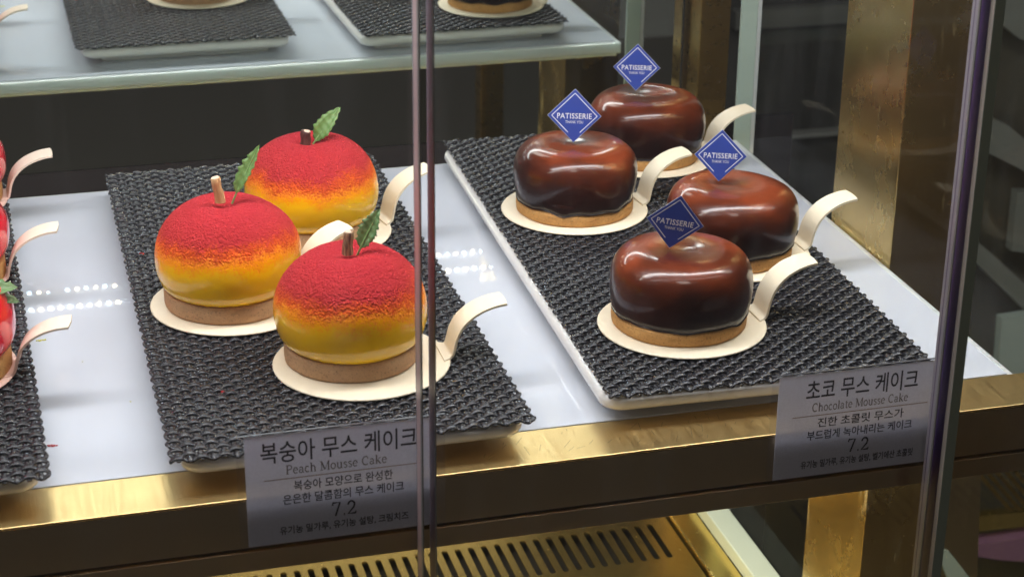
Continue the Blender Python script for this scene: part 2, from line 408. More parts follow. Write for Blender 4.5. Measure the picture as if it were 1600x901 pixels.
front_pane(.2490, .60, 'front glass pane at the far right beyond the dark purple joint',
           bands_left=[(-.0064, -.0061, M_greened, .0052), (-.006, -.0022, M_tan, .0006), (-.0022, .006, M_purple, .0006)])  # outer green-grey strip painted for refraction at the glass corner

# ---------------------------------------------------------------- lower deck with grille
DZ = -.300
deck = tag(empty('air_grille', (0, 0, DZ)), 'yellow brass air grille with rows of slots on the lower deck', 'grille')
bm = bmesh.new()
pitch, sl0, sl1, hw = .0100, .338, .3885, .0023
xs = [.2605 - i * pitch for i in range(48)]
def slot_loop(cx):
    pts = []
    for k in range(7):
        a = math.pi * k / 6; pts.append((cx + hw * math.cos(a), sl1 - hw + hw * math.sin(a)))
    for k in range(7):
        a = math.pi + math.pi * k / 6; pts.append((cx + hw * math.cos(a), sl0 + hw + hw * math.sin(a)))
    return pts
ye0, ye1 = .20, .410
# plate cell by cell around each slot
for cx in xs:
    L = slot_loop(cx); a, b = cx - pitch / 2, cx + pitch / 2
    top = [bm.verts.new((x, y, 0)) for x, y in L]; bot = [bm.verts.new((x, y, -.0018)) for x, y in L]
    n = len(L)
    for i in range(n): bm.faces.new((top[i], top[(i + 1) % n], bot[(i + 1) % n], bot[i]))
    c = [bm.verts.new(q) for q in ((b, ye0, 0), (b, ye1, 0), (a, ye1, 0), (a, ye0, 0), (b, (sl0 + sl1) / 2, 0), (a, (sl0 + sl1) / 2, 0))]
    # right top quad fan, left etc.
    bm.faces.new([c[4], c[1]] + [top[i] for i in (3, 2, 1, 0)])
    bm.faces.new([c[1], c[2], top[3]])
    bm.faces.new([c[2], c[5]] + [top[i] for i in (6, 5, 4, 3)])
    bm.faces.new([c[5], c[3]] + [top[i] for i in (10, 9, 8, 7)])
    bm.faces.new([c[3], c[0], top[10]])
    bm.faces.new([c[0], c[4]] + [top[i] for i in (13, 12, 11, 10)])
    bm.faces.new([c[4], top[0], top[13]]); bm.faces.new([c[5], top[7], top[6]])
finish(bm, 'slotted_plate', M_gold, deck)
box('plate_end', M_gold, (.2655, .2765, ye0 - 0, ye1, -.0018, 0), deck)
box('rear_flange', M_gold, (xs[-1] - pitch / 2, .2765, ye1, ye1 + .010, -.002, .0030), deck, .0005)
box('slot_shadow_box', M_matte_black, (xs[-1] - pitch / 2, .2765, ye0, .50, -.016, -.014), deck)  # black sheet added beneath the slots to keep them dark
tag(box('brass_side_rail', M_gold, (.2785, .2995, .10, .520, DZ - .01, DZ + .004), bev=.0012), 'smooth gold rail between the air grille and the side glass', 'rail')
tag(box('lower_deck', M_brass_dark, (-.7, .318, -.02, .526, DZ - .06, DZ - .035)), 'dark metal base of the case under the grille', 'base')

# made-up slabs standing in for the layered reflections at far right
nb = tag(empty('reflection_shapes', (0, 0, 0)), 'made-up slabs standing for the dim reflections at far right', 'reflection shapes')
def slab(name, m, pts, y, d=.012):
    bm = bmesh.new(); f = [at_y(px, py, y) for px, py in pts]
    a = [bm.verts.new(p) for p in f]; b = [bm.verts.new(p + Vector((0, d, 0))) for p in f]; n = len(f)
    bm.faces.new(a); bm.faces.new(b[::-1])
    for i in range(n): bm.faces.new((a[i], b[i], b[(i + 1) % n], a[(i + 1) % n]))
    bmesh.ops.recalc_face_normals(bm, faces=bm.faces)
    return finish(bm, name, m, nb)
slab('backboard', mat('olive_board', (.075, .068, .048), .6), [(1536, -20), (1640, -20), (1640, 960), (1500, 960)], .80)
slab('sheet_reflection', M_frost_dark, [(1566, -20), (1640, -20), (1640, 70), (1595, 62), (1566, 40)], .775)
slab('bar_reflection', M_frost_dark, [(1545, 182), (1575, 196), (1640, 250), (1640, 290), (1590, 262), (1542, 238)], .77)
slab('bar_reflection', M_frost_dark, [(1522, 372), (1640, 478), (1640, 522), (1522, 408)], .765)
slab('panel_reflection', M_frost, [(1566, 498), (1640, 486), (1640, 640), (1556, 640)], .76)
slab('upright', M_frost_dark, [(1590, 300), (1640, 300), (1640, 400), (1580, 392)], .772)  # pale vertical reflection built as a slab
slab('post_reflection', M_brass_dark, [(1470, 725), (1534, 725), (1524, 960), (1450, 960)], .40, .02)  # brown upright reflection built as a slab
slab('yellow_reflection', M_gold, [(1530, 806), (1640, 796), (1640, 818), (1528, 830)], .74)  # yellowish band of reflection built as a slab
slab('purple_reflection', M_pinktone, [(1528, 850), (1562, 846), (1640, 832), (1640, 880), (1560, 874), (1524, 868)], .735, .02)  # purplish reflection built as a solid slab
for k in range(9):
    x = 1524 + k * 15
    slab('slat_reflection', M_brass, [(x, 738), (x + 8, 737), (x + 60, 797), (x + 52, 798)], .73, .006)  # striped grille reflection built as solid slats
slab('pale_reflection', M_frost, [(1462, 855), (1484, 862), (1515, 901), (1540, 950), (1500, 950)], .395, .004)  # pale stripe of reflection built as a slab

# ---------------------------------------------------------------- LED strip under the case roof
led = tag(empty('led_strip', (0, LED_Y, LED_Z)), 'row of warm and cool light points above the shelf, seen reflected in it', 'lamp')
M_house = mat('led_housing', (.6, .6, .6), .4)
for yy in (0, -.044): box('housing', M_house, (-.6, .6, yy - .003, yy + .003, .0002, .004), led)
cw = bpy.data.meshes.new('chip'); cc = bpy.data.meshes.new('chip'); cw2 = bpy.data.meshes.new('chip'); cc2 = bpy.data.meshes.new('chip')
for me, m in ((cw, M_led_w), (cc, M_led_c), (cw2, M_led_w2), (cc2, M_led_c2)):
    bm = bmesh.new(); box_bm(bm, -.0015, .0015, -.0012, .0012, -.001, 0); bm.to_mesh(me); bm.free(); me.materials.append(m)
for i in range(120):
    for row, (a, b) in enumerate(((cw, cc), (cw2, cc2))):
        o = mesh_obj('chip', a if i % 2 == 0 else b, led); o.location = (-.56 + i * .0094, (.0 if row == 0 else -.044), 0)

# ---------------------------------------------------------------- trays and mats
def rrect(w_, l_, r, n=6):
    pts = []
    for cx, cy, a0 in ((w_ / 2 - r, l_ / 2 - r, 0), (-w_ / 2 + r, l_ / 2 - r, 90), (-w_ / 2 + r, -l_ / 2 + r, 180), (w_ / 2 - r, -l_ / 2 + r, 270)):
        for k in range(n + 1):
            a = R(a0 + 90 * k / n); pts.append((cx + r * math.cos(a), cy + r * math.sin(a)))
    return pts
TRAY_Z, MAT_H = .0150, .0050
def make_tray(cx, cy, wd, ln, rz, label):
    prof = [(.016, 0.0), (.0155, .0035), (.006, .0052), (.0012, .0075), (0, .0100), (.0004, .0128), (.0022, .0148), (.0045, .0150)]
    bm = bmesh.new(); rings = []
    for ins, z in prof:
        rings.append([bm.verts.new((x, y, z)) for x, y in rrect(wd - 2 * ins, ln - 2 * ins, max(.012 - ins, .004))])
    n = len(rings[0])
    for a, b in zip(rings, rings[1:]):
        for i in range(n): bm.faces.new((a[i], a[(i + 1) % n], b[(i + 1) % n], b[i]))
    bm.faces.new(rings[-1]); bm.faces.new(rings[0][::-1])
    o = finish(bm, 'ceramic_tray', M_tray, smooth=True)
    o.location = (cx, cy, 0.0); o.rotation_euler = (0, 0, rz)
    md = o.modifiers.new('edge', 'EDGE_SPLIT'); md.split_angle = R(50)
    tag(o, label, 'tray', 'white ceramic trays under the black mats'); return o
WP, CP = .00445, .00535                                                    # weft and warp pitch
def strand_mesh(name, n_cross, pitch, phase, length, wid, th, amp, ext):
    """a flat cord running along x, over and under n_cross crossing cords"""
    bm = bmesh.new(); rings = []; per = 6
    tot = n_cross * per
    for i in range(-2, tot + 3):
        x = -length / 2 + i / per * pitch
        x = max(-length / 2 - ext, min(length / 2 + ext, x))
        ph = (i / per) * math.pi + phase
        s = math.sin(ph); z = amp * (abs(s) ** .75) * (1 if s > 0 else -1)
        ws = wid * (.86 + .14 * abs(s)); endk = 1.0
        if i in (-2, tot + 2): endk = .45
        ring = []
        for k in range(8):
            a = 2 * math.pi * k / 8; ca, sa = math.cos(a), math.sin(a)
            ring.append(bm.verts.new((x + random.uniform(-.00008, .00008), ws / 2 * endk * (abs(ca) ** .8) * (1 if ca > 0 else -1), z + th / 2 * endk * sa)))
        rings.append(ring)
    for a, b in zip(rings, rings[1:]):
        for k in range(8): bm.faces.new((a[k], b[k], b[(k + 1) % 8], a[(k + 1) % 8]))
    bm.faces.new(rings[0]); bm.faces.new(rings[-1][::-1])
    bmesh.ops.recalc_face_normals(bm, faces=bm.faces)
    me = bpy.data.meshes.new(name); bm.to_mesh(me); bm.free(); me.materials.append(M_strand)
    for p in me.polygons: p.use_smooth = True
    return me
random.seed(4)
NX, NY = 32, 90
WID, LEN = NX * CP, NY * WP
weft = [[strand_mesh('strand', NX, CP, ph, WID, .0044, .0018, .00095, .0016) for _ in range(3)] for ph in (0, math.pi)]
warp = [[strand_mesh('strand', NY, WP, ph, LEN, .0026, .0013, .00060, .0010) for _ in range(2)] for ph in (math.pi, 0)]
def make_mat(cx, cy, rz, label):
    e = tag(empty('woven_mat', (cx, cy, TRAY_Z + .0022), rz), label, 'mat', 'black woven mats on the trays')
    rnd = random.Random(int(cx * 1e4))
    for j in range(NY):
        o = mesh_obj('strand', weft[j % 2][rnd.randrange(3)], e)
        o.location = (rnd.uniform(-.0003, .0003), -LEN / 2 + (j + .5) * WP + rnd.uniform(-.0002, .0002), rnd.uniform(0, .00018))
        o.rotation_euler = (rnd.uniform(-.05, .05), 0, rnd.uniform(-.0015, .0015))
    for i in range(NX):
        # crossing i sits at x centre (i+.5)*CP
        o = mesh_obj('strand', warp[i % 2][rnd.randrange(2)], e)
        o.location = (-WID / 2 + (i + .5) * CP, rnd.uniform(-.0004, .0004), 0); o.rotation_euler = (0, 0, math.pi / 2)
    return e
PM = (-.0380, .1778, R(-.15)); CM = (.1832, .1900, R(-1.7)); LM = (-.2695, .1760, R(1.1))
make_tray(PM[0] + .001, PM[1], .166, .392, PM[2], 'white ceramic tray under the mat of the three red and yellow peach cakes')
make_tray(CM[0] - .001, CM[1], .176, .394, CM[2], 'white ceramic tray under the mat of the four chocolate cakes')
make_tray(LM[0], LM[1] + .002, .166, .392, LM[2], 'white ceramic tray under the mat of the red berry cakes at left')
make_mat(*PM, 'black woven mat under the three red and yellow peach cakes')
make_mat(*CM, 'black woven mat under the four chocolate cakes')
make_mat(*LM, 'black woven mat under the red berry cakes at the left edge')
BZ = TRAY_Z + .0022 + .00175                                                # top of the mat
# ---------------------------------------------------------------- boards
def make_board(x, y, rz, label, mt=M_board, sc=1.0):
    e = tag(empty('cake_board', (x, y, BZ), rz), label, 'cake board', 'round cream boards under the cakes')
    bm = lathe_bm([(0, 0), (.0440, 0), (.0449, .0003), (.0450, .0007), (.0447, .0011), (.0440, .0013), (0, .0013)], 96)
    finish(bm, 'disc', mt, e, True).data.polygons
    path = spline([(.0400, .0014), (.0432, .0015), (.0452, .0026), (.0462, .0060), (.0475, .0110), (.0502, .0165), (.0548, .0212), (.0608, .0247), (.0675, .0268), (.0735, .0275)], 5)
    bm = bmesh.new(); rings = []
    for i, (px, pz) in enumerate(path):
        q = path[min(i + 1, len(path) - 1)]; r_ = path[max(i - 1, 0)]
        d = Vector((q[0] - r_[0], 0, q[1] - r_[1])).normalized(); nrm = Vector((-d.z, 0, d.x))
        u = i / (len(path) - 1); hwid = .0090 - .0012 * u + (.0030 * max(0, 1 - u * 6))
        ring = []
        for sy, sn in ((-1, -1), (-1, 1), (-.5, 1.25), (0, 1.35), (.5, 1.25), (1, 1), (1, -1), (0, -.7)):
            ring.append(bm.verts.new(Vector((px, sy * hwid, pz)) + nrm * (.0006 * sn) + Vector((.0006 * (1 - sy * sy), 0, 0)) * (u > .9)))
        rings.append(ring)
    for a, b in zip(rings, rings[1:]):
        for k in range(8): bm.faces.new((a[k], b[k], b[(k + 1) % 8], a[(k + 1) % 8]))
    bm.faces.new(rings[0][::-1]); bm.faces.new(rings[-1])
    bmesh.ops.recalc_face_normals(bm, faces=bm.faces)
    h = finish(bm, 'handle', mt, e, True); h.scale = (1 + .02 * math.sin(x * 900), 1, 1 + .07 * math.sin(x * 700 + y * 300)); md = h.modifiers.new('edge', 'EDGE_SPLIT'); md.split_angle = R(40)
    return e
CZ = BZ + .0013
# ---------------------------------------------------------------- cakes
def tart(parent, r, h, mt, seed, top_in=.0010):
    def fn(p):
        k = 1 + .014 * noise.noise(Vector((p.x * 60, p.y * 60, seed))) + .006 * noise.noise(Vector((p.x * 400, p.y * 400, p.z * 400 + seed))); q = Vector((p.x * k, p.y * k, p.z))
        q.z += .0003 * noise.noise(p * 260) * (p.z > .001); return q
    bm = lathe_bm([(0, 0), (r - .0012, 0), (r - .0002, .0008), (r, .0020), (r + .0001, h * .5), (r, h - .0018), (r - .0006, h - .0005), (r - .0018, h), (0, h)], 96, fn)
    return finish(bm, 'tart_base', mt, parent, True)
def dense(prof, n=9): return spline(prof, n)
def leaf_bm(L, W, teeth, bend, seed):
    bm = bmesh.new(); rnd = random.Random(seed); top = []; n = teeth * 4
    for i in range(n + 1):
        t = i / n; env = (math.sin(math.pi * min(1, t * 1.02 + .02) ** .8)) ** .75 if 0 < t < 1 else 0
        saw = ((i % 4) / 4.0); wv = W / 2 * env * (.84 + .30 * (1 - saw) * (1 if t > .05 else 0)) * (.96 + rnd.uniform(-.13, .13))
        zc = bend * t * t + .0006 * math.sin(t * 5 + seed); row = []
        for k, s in enumerate((-1, -.5, 0, .5, 1)):
            sh = -saw * 0 + abs(s) * L * .022
            row.append(Vector((s * wv, t * L + sh * (0 < t < 1), zc - abs(s) * 0 + abs(s) ** 1.3 * wv * .45 + .00025 * math.sin(t * 38 + s * 2))))
        top.append(row)
    th = .00022; V = [[bm.verts.new(p) for p in r_] for r_ in top]; B = [[bm.verts.new(p - Vector((0, 0, th))) for p in r_] for r_ in top]
    for i in range(n):
        for k in range(4):
            bm.faces.new((V[i][k], V[i][k + 1], V[i + 1][k + 1], V[i + 1][k])); bm.faces.new((B[i][k], B[i + 1][k], B[i + 1][k + 1], B[i][k + 1]))
        bm.faces.new((V[i][0], V[i + 1][0], B[i + 1][0], B[i][0])); bm.faces.new((V[i][4], B[i][4], B[i + 1][4], V[i + 1][4]))
    bmesh.ops.remove_doubles(bm, verts=bm.verts, dist=1e-6)
    bmesh.ops.recalc_face_normals(bm, faces=bm.faces); return bm
def tube_bm(pts, rads, seg=10, cap=True):
    bm = bmesh.new(); rings = []
    for i, p in enumerate(pts):
        d = (pts[min(i + 1, len(pts) - 1)] - pts[max(i - 1, 0)]).normalized(); u = d.orthogonal().normalized(); v = d.cross(u)
        rings.append([bm.verts.new(p + (u * math.cos(2 * math.pi * k / seg) + v * math.sin(2 * math.pi * k / seg)) * rads[i] * (1 + random.uniform(-.05, .05))) for k in range(seg)])
    for a, b in zip(rings, rings[1:]):
        # rings share orientation because orthogonal() varies little on short tubes
        for k in range(seg): bm.faces.new((a[k], a[(k + 1) % seg], b[(k + 1) % seg], b[k]))
    if cap: bm.faces.new(rings[0][::-1]); bm.faces.new(rings[-1])
    bmesh.ops.recalc_face_normals(bm, faces=bm.faces); return bm
def frame_to(o, origin, along, facing):
    """put a local mesh so its y runs along, its z faces facing"""
    y = along.normalized(); z = (facing - y * facing.dot(y)).normalized(); x = y.cross(z)
    o.matrix_local = Matrix(((x.x, y.x, z.x, origin.x), (x.y, y.y, z.y, origin.y), (x.z, y.z, z.z, origin.z), (0, 0, 0, 1)))
def make_peach(x, y, seed, label, stem, leaf, rz, scale=1.0, zs=.8):
    e = tag(empty('peach_mousse_cake', (x, y, CZ), 0), label, 'cake', 'peach mousse cakes')
    tart(e, .0350 * scale, .0102, M_tart_brown, seed)
    pr = [(0, .0002), (.0300, .0000), (.0338, .0006), (.0362, .0034), (.0381, .0088), (.0391, .0150), (.0392, .0210), (.0384, .0275), (.0366, .0338), (.0336, .0398), (.0294, .0452), (.0242, .0496), (.0186, .0526), (.0132, .0537), (.0085, .0532), (.0045, .0518), (0, .0510)]
    def fn(p):
        q = p.copy(); a = noise.noise(Vector((p.x * 26 + seed, p.y * 26, p.z * 26))); q *= 1 + .018 * a * min(1, p.length / .03)
        if p.z > .026:
            g = noise.noise(Vector((p.x * 420, p.y * 420, p.z * 420 + seed))); k = min(1, (p.z - .026) / .010); q += p.normalized() * .00020 * g * k
        q.z *= zs
        return q * scale
    bm = lathe_bm(dense(pr, 9), 220, fn)
    b = finish(bm, 'mousse', M_peach, e, True); b.location = (0, 0, .0102); b.rotation_euler = (0, 0, rz)
    m_st, base, topp, r0 = stem
    o = empty_world_to_local = Vector((x, y, CZ))
    p0, p1 = base - o, topp - o
    if m_st is not None:
        pts = [p0.lerp(p1, t) + Vector((.0003 * math.sin(t * 7 + seed), 0, 0)) for t in (-.25, 0, .25, .5, .75, .95, 1.0)]
        s_ = finish(tube_bm(pts, [r0 * 1.1, r0 * 1.06, r0, r0 * .97, r0 * .98, r0, r0 * .90], 12), 'stem', m_st, e, True)
        md = s_.modifiers.new('edge', 'EDGE_SPLIT'); md.split_angle = R(45)
        d = (p1 - p0).normalized()
        c = finish(tube_bm([p1 - d * .0002, p1 + d * .00025], [r0 * .86, r0 * .80], 12), 'cut_end', M_cut, s_)
    mleaf, lb, lt, W, bend, face = leaf
    L = (lt - lb).length
    lf = finish(leaf_bm(L, W, 7, bend, seed), 'leaf', mleaf, e, True); frame_to(lf, lb - o, lt - lb, face)
    v = finish(tube_bm([Vector((0, L * t, bend * t * t + .00012)) for t in (-.20, .1, .3, .5, .7, .9)], [.0006, .00045, .0003, .00025, .0002, .0001], 6), 'vein', M_vein, lf)
    return e
CAMV = (CAM - Vector((0, .1, .08))).normalized()
# front, left and rear peach cakes
peF, peL, peB = (-.0240, .0660), (-.0745, .1515), (-.0130, .2440)
make_board(-.0205, .0584, R(0), 'cream round board under the front peach cake, its handle between glass joint and chocolate tray')
make_board(-.0725, .1500, R(22), 'cream round board under the left peach cake, its handle tip showing between the peach cakes')
make_board(-.0115, .2430, R(12), 'cream round board under the rear peach cake, handle curling up behind the glass joint')
make_peach(*peF, 3, 'front peach mousse cake, dark red velvet top with twig cut and dark green leaf',
           (M_stem_half, at_y(543, 390, .0630), at_y(545, 362, .0630), .0026), (M_leaf_dark, at_y(563, 388, .0650), at_y(591, 326, .0640), .0098, -.003, CAMV + Vector((-.35, 0, .1))), .3, .985, .875)
make_peach(*peL, 7, 'left peach mousse cake, red velvet top, pale tan twig leaning left and green leaf',
           (M_stem_tan, at_y(343, 308, .1480), at_y(336, 278, .1480), .0026), (M_leaf, at_y(369, 303, .1500), at_y(402, 226, .1500), .0080, -.002, CAMV + Vector((-.5, 0, .2))), 1.9, 1.0, .855)
make_peach(*peB, 12, 'rear peach mousse cake, bright red top, short dark bark twig and light green leaf',
           (M_stem_dark, at_y(477, 228, .2400), at_y(478, 205, .2400), .0030), (M_leaf, at_y(492, 221, .2420), at_y(529, 166, .2420), .0105, -.003, CAMV + Vector((-.2, 0, .3))), 3.4, 1.0, .855)

def make_choc(x, y, seed, label, rz, drip=0.0, sc=1.0, lump=.030):
    e = tag(empty('chocolate_mousse_cake', (x, y, CZ), 0), label, 'cake', 'chocolate mousse cakes')
    tart(e, .0360 * sc, .0082, M_tart_gold, seed)
    pr = [(0, .0014), (.0335, .0014), (.0350, .0006), (.0361, .0018), (.0371, .0058), (.0379, .0110), (.0382, .0165), (.0378, .0220), (.0365, .0268), (.0341, .0309), (.0305, .0340), (.0258, .0358), (.0205, .0364), (.0150, .0362), (.0100, .0357), (.0058, .0351), (.0022, .0348), (0, .0347)]
    def fn(p):
        q = p.copy(); a = noise.noise(Vector((p.x * 30 + seed, p.y * 30, p.z * 30))); rad = math.hypot(p.x, p.y)
        q *= 1 + lump * a * min(1, p.length / .03)
        if p.z < .006 and rad > .03:
            an = math.atan2(p.y, p.x); k = (1 - p.z / .006)
            q.z -= k * (.0010 + .0022 * noise.noise(Vector((math.cos(an) * 3.2, math.sin(an) * 3.2, seed * 1.7))))
            if drip:
                dd = abs((an - drip + math.pi) % (2 * math.pi) - math.pi)
                q.z -= k * .0034 * math.exp(-(dd / .16) ** 2); q.x *= 1 + .02 * math.exp(-(dd / .16) ** 2); q.y *= 1 + .02 * math.exp(-(dd / .16) ** 2)
        q.z *= .93
        return q * sc
    b = finish(lathe_bm(dense(pr, 6), 160, fn), 'mousse', M_choc, e, True); b.location = (0, 0, .0080)
    return e
chF, chL, chR, chB = (.1528, .0665), (.1491, .2430), (.2150, .1520), (.2242, .3270)
make_board(.1537, .0640, R(2), 'cream round board under the front chocolate cake, its handle overlapping the black mat')
make_board(.1491, .2430, R(5), 'cream round board under the left chocolate cake, handle reaching behind the blue card')
make_board(.2170, .1520, R(2), 'cream round board under the right chocolate cake, handle over the white shelf edge')
make_board(.2252, .3270, R(5), 'cream round board under the rear chocolate cake, handle against the pale glass edge')
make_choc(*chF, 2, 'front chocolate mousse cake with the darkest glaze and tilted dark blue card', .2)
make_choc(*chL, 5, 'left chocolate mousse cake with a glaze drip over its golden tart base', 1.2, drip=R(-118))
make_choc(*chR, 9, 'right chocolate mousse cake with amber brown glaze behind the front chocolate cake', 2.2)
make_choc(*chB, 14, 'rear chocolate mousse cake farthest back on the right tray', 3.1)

# ---------------------------------------------------------------- lettering
def text_mesh(name, body, size, m, parent, loc, xscale=1.0, bold=0.0, spacing=1.0, thick=.00004, shear=0.0, target=None):
    cu = bpy.data.curves.new(name, 'FONT'); cu.body = body; cu.size = size; cu.align_x = 'CENTER'; cu.align_y = 'CENTER'; cu.offset = bold; cu.space_character = spacing
    cu.extrude = thick; cu.shear = shear; cu.resolution_u = 3
    t = bpy.data.objects.new(name, cu); COL.objects.link(t); bpy.context.view_layer.update()
    dg = bpy.context.evaluated_depsgraph_get(); me = bpy.data.meshes.new_from_object(t.evaluated_get(dg)); bpy.data.objects.remove(t)
    me.name = name; me.materials.clear(); me.materials.append(m)
    if target and len(me.vertices):
        xs_ = [v.co.x for v in me.vertices]; xscale = target / (max(xs_) - min(xs_)); mid = (max(xs_) + min(xs_)) / 2
    else: mid = 0
    for v in me.vertices: v.co = Vector(((v.co.x - mid) * xscale, v.co.y, v.co.z))
    o = mesh_obj(name, me, parent); o.location = loc; return o
def serif_mesh(name, body, height, m, parent, loc, target, wt=.115, thick=.00004):
    """a small book-face alphabet drawn as pen strokes: thick stems, thin joins, flat serifs"""
    T, t = wt, wt * .42; X = .47; H = .70
    def arc(cx, cy, rx, ry, a0, a1, n=10): return [(cx + rx * math.cos(R(a0 + (a1 - a0) * k / n)), cy + ry * math.sin(R(a0 + (a1 - a0) * k / n))) for k in range(n + 1)]
    def se(x, y, w_=.11): return ([(x - w_, y), (x + w_, y)], t)
    G = {
     'P': (.56, [([(.13, 0), (.13, H)], T), ([(.13, H - .02)] + arc(.28, H - .185, .20, .165, 90, -90) + [(.13, H - .35)], T * .75), se(.13, .01), se(.08, H - .01, .06)]),
     'M': (.82, [([(.13, 0), (.13, H)], t), ([(.12, H), (.40, .04)], T), ([(.40, .04), (.68, H)], t), ([(.69, 0), (.69, H)], T), se(.13, .01), se(.69, .01), se(.08, H - .01, .06), se(.74, H - .01, .06)]),
     'C': (.64, [(arc(.35, H / 2, .26, .33, 50, 310, 16), T * .8), ([(.53, .60), (.53, .46)], t)]),
     'e': (.46, [([(.06, .26), (.39, .26)], t), (arc(.225, X / 2, .165, .22, 5, 320, 16), T * .75)]),
     'a': (.47, [(arc(.20, .33, .13, .12, 160, 20, 8) + [(.33, .30), (.33, .06), (.42, .02)], T * .75), (arc(.19, .135, .13, .115, 60, 350, 12), T * .7)]),
     'c': (.43, [(arc(.225, X / 2, .165, .22, 45, 315, 14), T * .75)]),
     'h': (.54, [([(.12, 0), (.12, H)], T), ([(.12, .32)] + arc(.26, .31, .14, .14, 160, 0, 8) + [(.40, 0)], T * .8), se(.12, .01, .09), se(.40, .01, .09), se(.08, H, .05)]),
     'o': (.49, [(arc(.245, X / 2, .175, .22, 0, 360, 18), T * .75)]),
     'u': (.54, [([(.12, X), (.12, .16)] + arc(.26, .15, .14, .14, 180, 340, 8), T * .8), ([(.40, X), (.40, 0)], T), se(.08, X, .06), se(.36, X, .06), se(.45, .01, .05)]),
     's': (.38, [([(.31, .40)] + arc(.19, .35, .11, .10, 40, 190, 8) + [(.19, .245)] + arc(.19, .12, .12, .11, 60, -150, 9), T * .7)]),
     'k': (.53, [([(.12, 0), (.12, H)], T), ([(.14, .20), (.40, X)], t), ([(.22, .27), (.43, 0)], T), se(.12, .01, .09), se(.43, .01, .08), se(.40, X, .08), se(.08, H, .05)]),
     'l': (.27, [([(.13, 0), (.13, H)], T), se(.13, .01, .10), se(.09, H, .05)]),
     't': (.33, [([(.15, .60), (.15, .12)] + arc(.22, .10, .07, .08, 180, 330, 6), T * .8), ([(.04, X - .01), (.29, X - .01)], t)]),
     '7': (.52, [([(.06, .54), (.08, H - .03), (.44, H - .03), (.20, 0)], T * .8)]),
     '2': (.54, [([(.08, .50)] + arc(.24, .51, .16, .16, 175, -20, 10) + [(.36, .36), (.07, .05), (.45, .05), (.46, .15)], T * .8)]),
     '.': (.26, [([(.10, .05), (.17, .05)], .10)]), ' ': (.26, [])}
    bm = bmesh.new(); x0 = 0; z = 0.0
    for ch in body:
        adv, strokes = G[ch]
        for pts, wd in strokes:
            z += 2e-7
            L_, Rr = [], []
            for i, p in enumerate(pts):
                a = Vector(pts[max(i - 1, 0)]); b = Vector(pts[min(i + 1, len(pts) - 1)]); d = (b - a).normalized(); n_ = Vector((-d.y, d.x)) * wd / 2
                L_.append(bm.verts.new(((x0 + p[0] + n_.x) * height, (p[1] + n_.y - .30) * height, z))); Rr.append(bm.verts.new(((x0 + p[0] - n_.x) * height, (p[1] - n_.y - .30) * height, z)))
            for i in range(len(pts) - 1): bm.faces.new((L_[i], Rr[i], Rr[i + 1], L_[i + 1]))
        x0 += adv
    bmesh.ops.recalc_face_normals(bm, faces=bm.faces)
    k = target / (x0 * height)
    for v in bm.verts: v.co.x = (v.co.x - x0 * height / 2) * k
    o = finish(bm, name, m, parent); o.location = loc; return o
# blue diamond cards: local x right, local y up the card, local z towards the viewer
HD = .0152
def make_topper(px, py, ycake, roll, half, label, yaw=R(-15.7), lean=R(4)):
    c = at_y(px, py, ycake)
    e = tag(empty('cake_topper', c), label, 'topper card', 'blue diamond cards in the chocolate cakes')
    e.rotation_euler = (Matrix.Rotation(yaw, 3, 'Z') @ Matrix.Rotation(R(90) - lean, 3, 'X') @ Matrix.Rotation(roll, 3, 'Z')).to_euler()
    def dia(h, z0, z1, name, m, cut=None):
        bm = bmesh.new(); P = [(h, 0), (0, h), (-h, 0), (0, -h)]
        a = [bm.verts.new((x, y, z1)) for x, y in P]; b = [bm.verts.new((x, y, z0)) for x, y in P]
        bm.faces.new(a); bm.faces.new(b[::-1])
        for i in range(4): bm.faces.new((a[i], b[i], b[(i + 1) % 4], a[(i + 1) % 4]))
        bmesh.ops.recalc_face_normals(bm, faces=bm.faces); return finish(bm, name, m, e)
    dia(half, -.00022, 0.0, 'card', M_card_edge)
    dia(half * .985, .00002, .00006, 'print', M_blue)
    # white frame line, open at the bottom corner
    bm = bmesh.new(); h = half * .84; wl = half * .030
    def seg(p, q):
        p, q = Vector(p), Vector(q); d = (q - p).normalized(); n = Vector((-d.y, d.x)) * wl / 2
        f = [bm.verts.new((u.x, u.y, .00010)) for u in (p - n, q - n, q + n, p + n)]; bm.faces.new(f)
    g = .26
    seg((h, 0), (0, h)); seg((0, h), (-h, 0)); seg((-h, 0), (-h * g, -h * (1 - g))); seg((h, 0), (h * g, -h * (1 - g)))
    finish(bm, 'frame_line', M_white_ink, e)
    text_mesh('lettering', 'PATISSERIE', half * .285, M_white_ink, e, (0, -half * .02, .00016), bold=half * .003, spacing=1.08, target=half * 1.28)
    text_mesh('lettering', 'THANK YOU', half * .15, M_white_ink, e, (0, -half * .24, .00016), target=half * .66)
    return e
make_topper(1055, 347, .0665, R(-9), .0152, 'dark navy diamond card tilted in the front chocolate cake', lean=R(-3))
make_topper(897.5, 181, .2430, R(-1), .0163, 'blue diamond card in the left chocolate cake', lean=R(8))
make_topper(1126, 243, .1545, R(-2), .0150, 'blue diamond card in the right chocolate cake, nearest the pillar', lean=R(8))
make_topper(995, 105.5, .3290, R(-1), .0153, 'blue diamond card in the rear chocolate cake, topmost in the photo', lean=R(8))

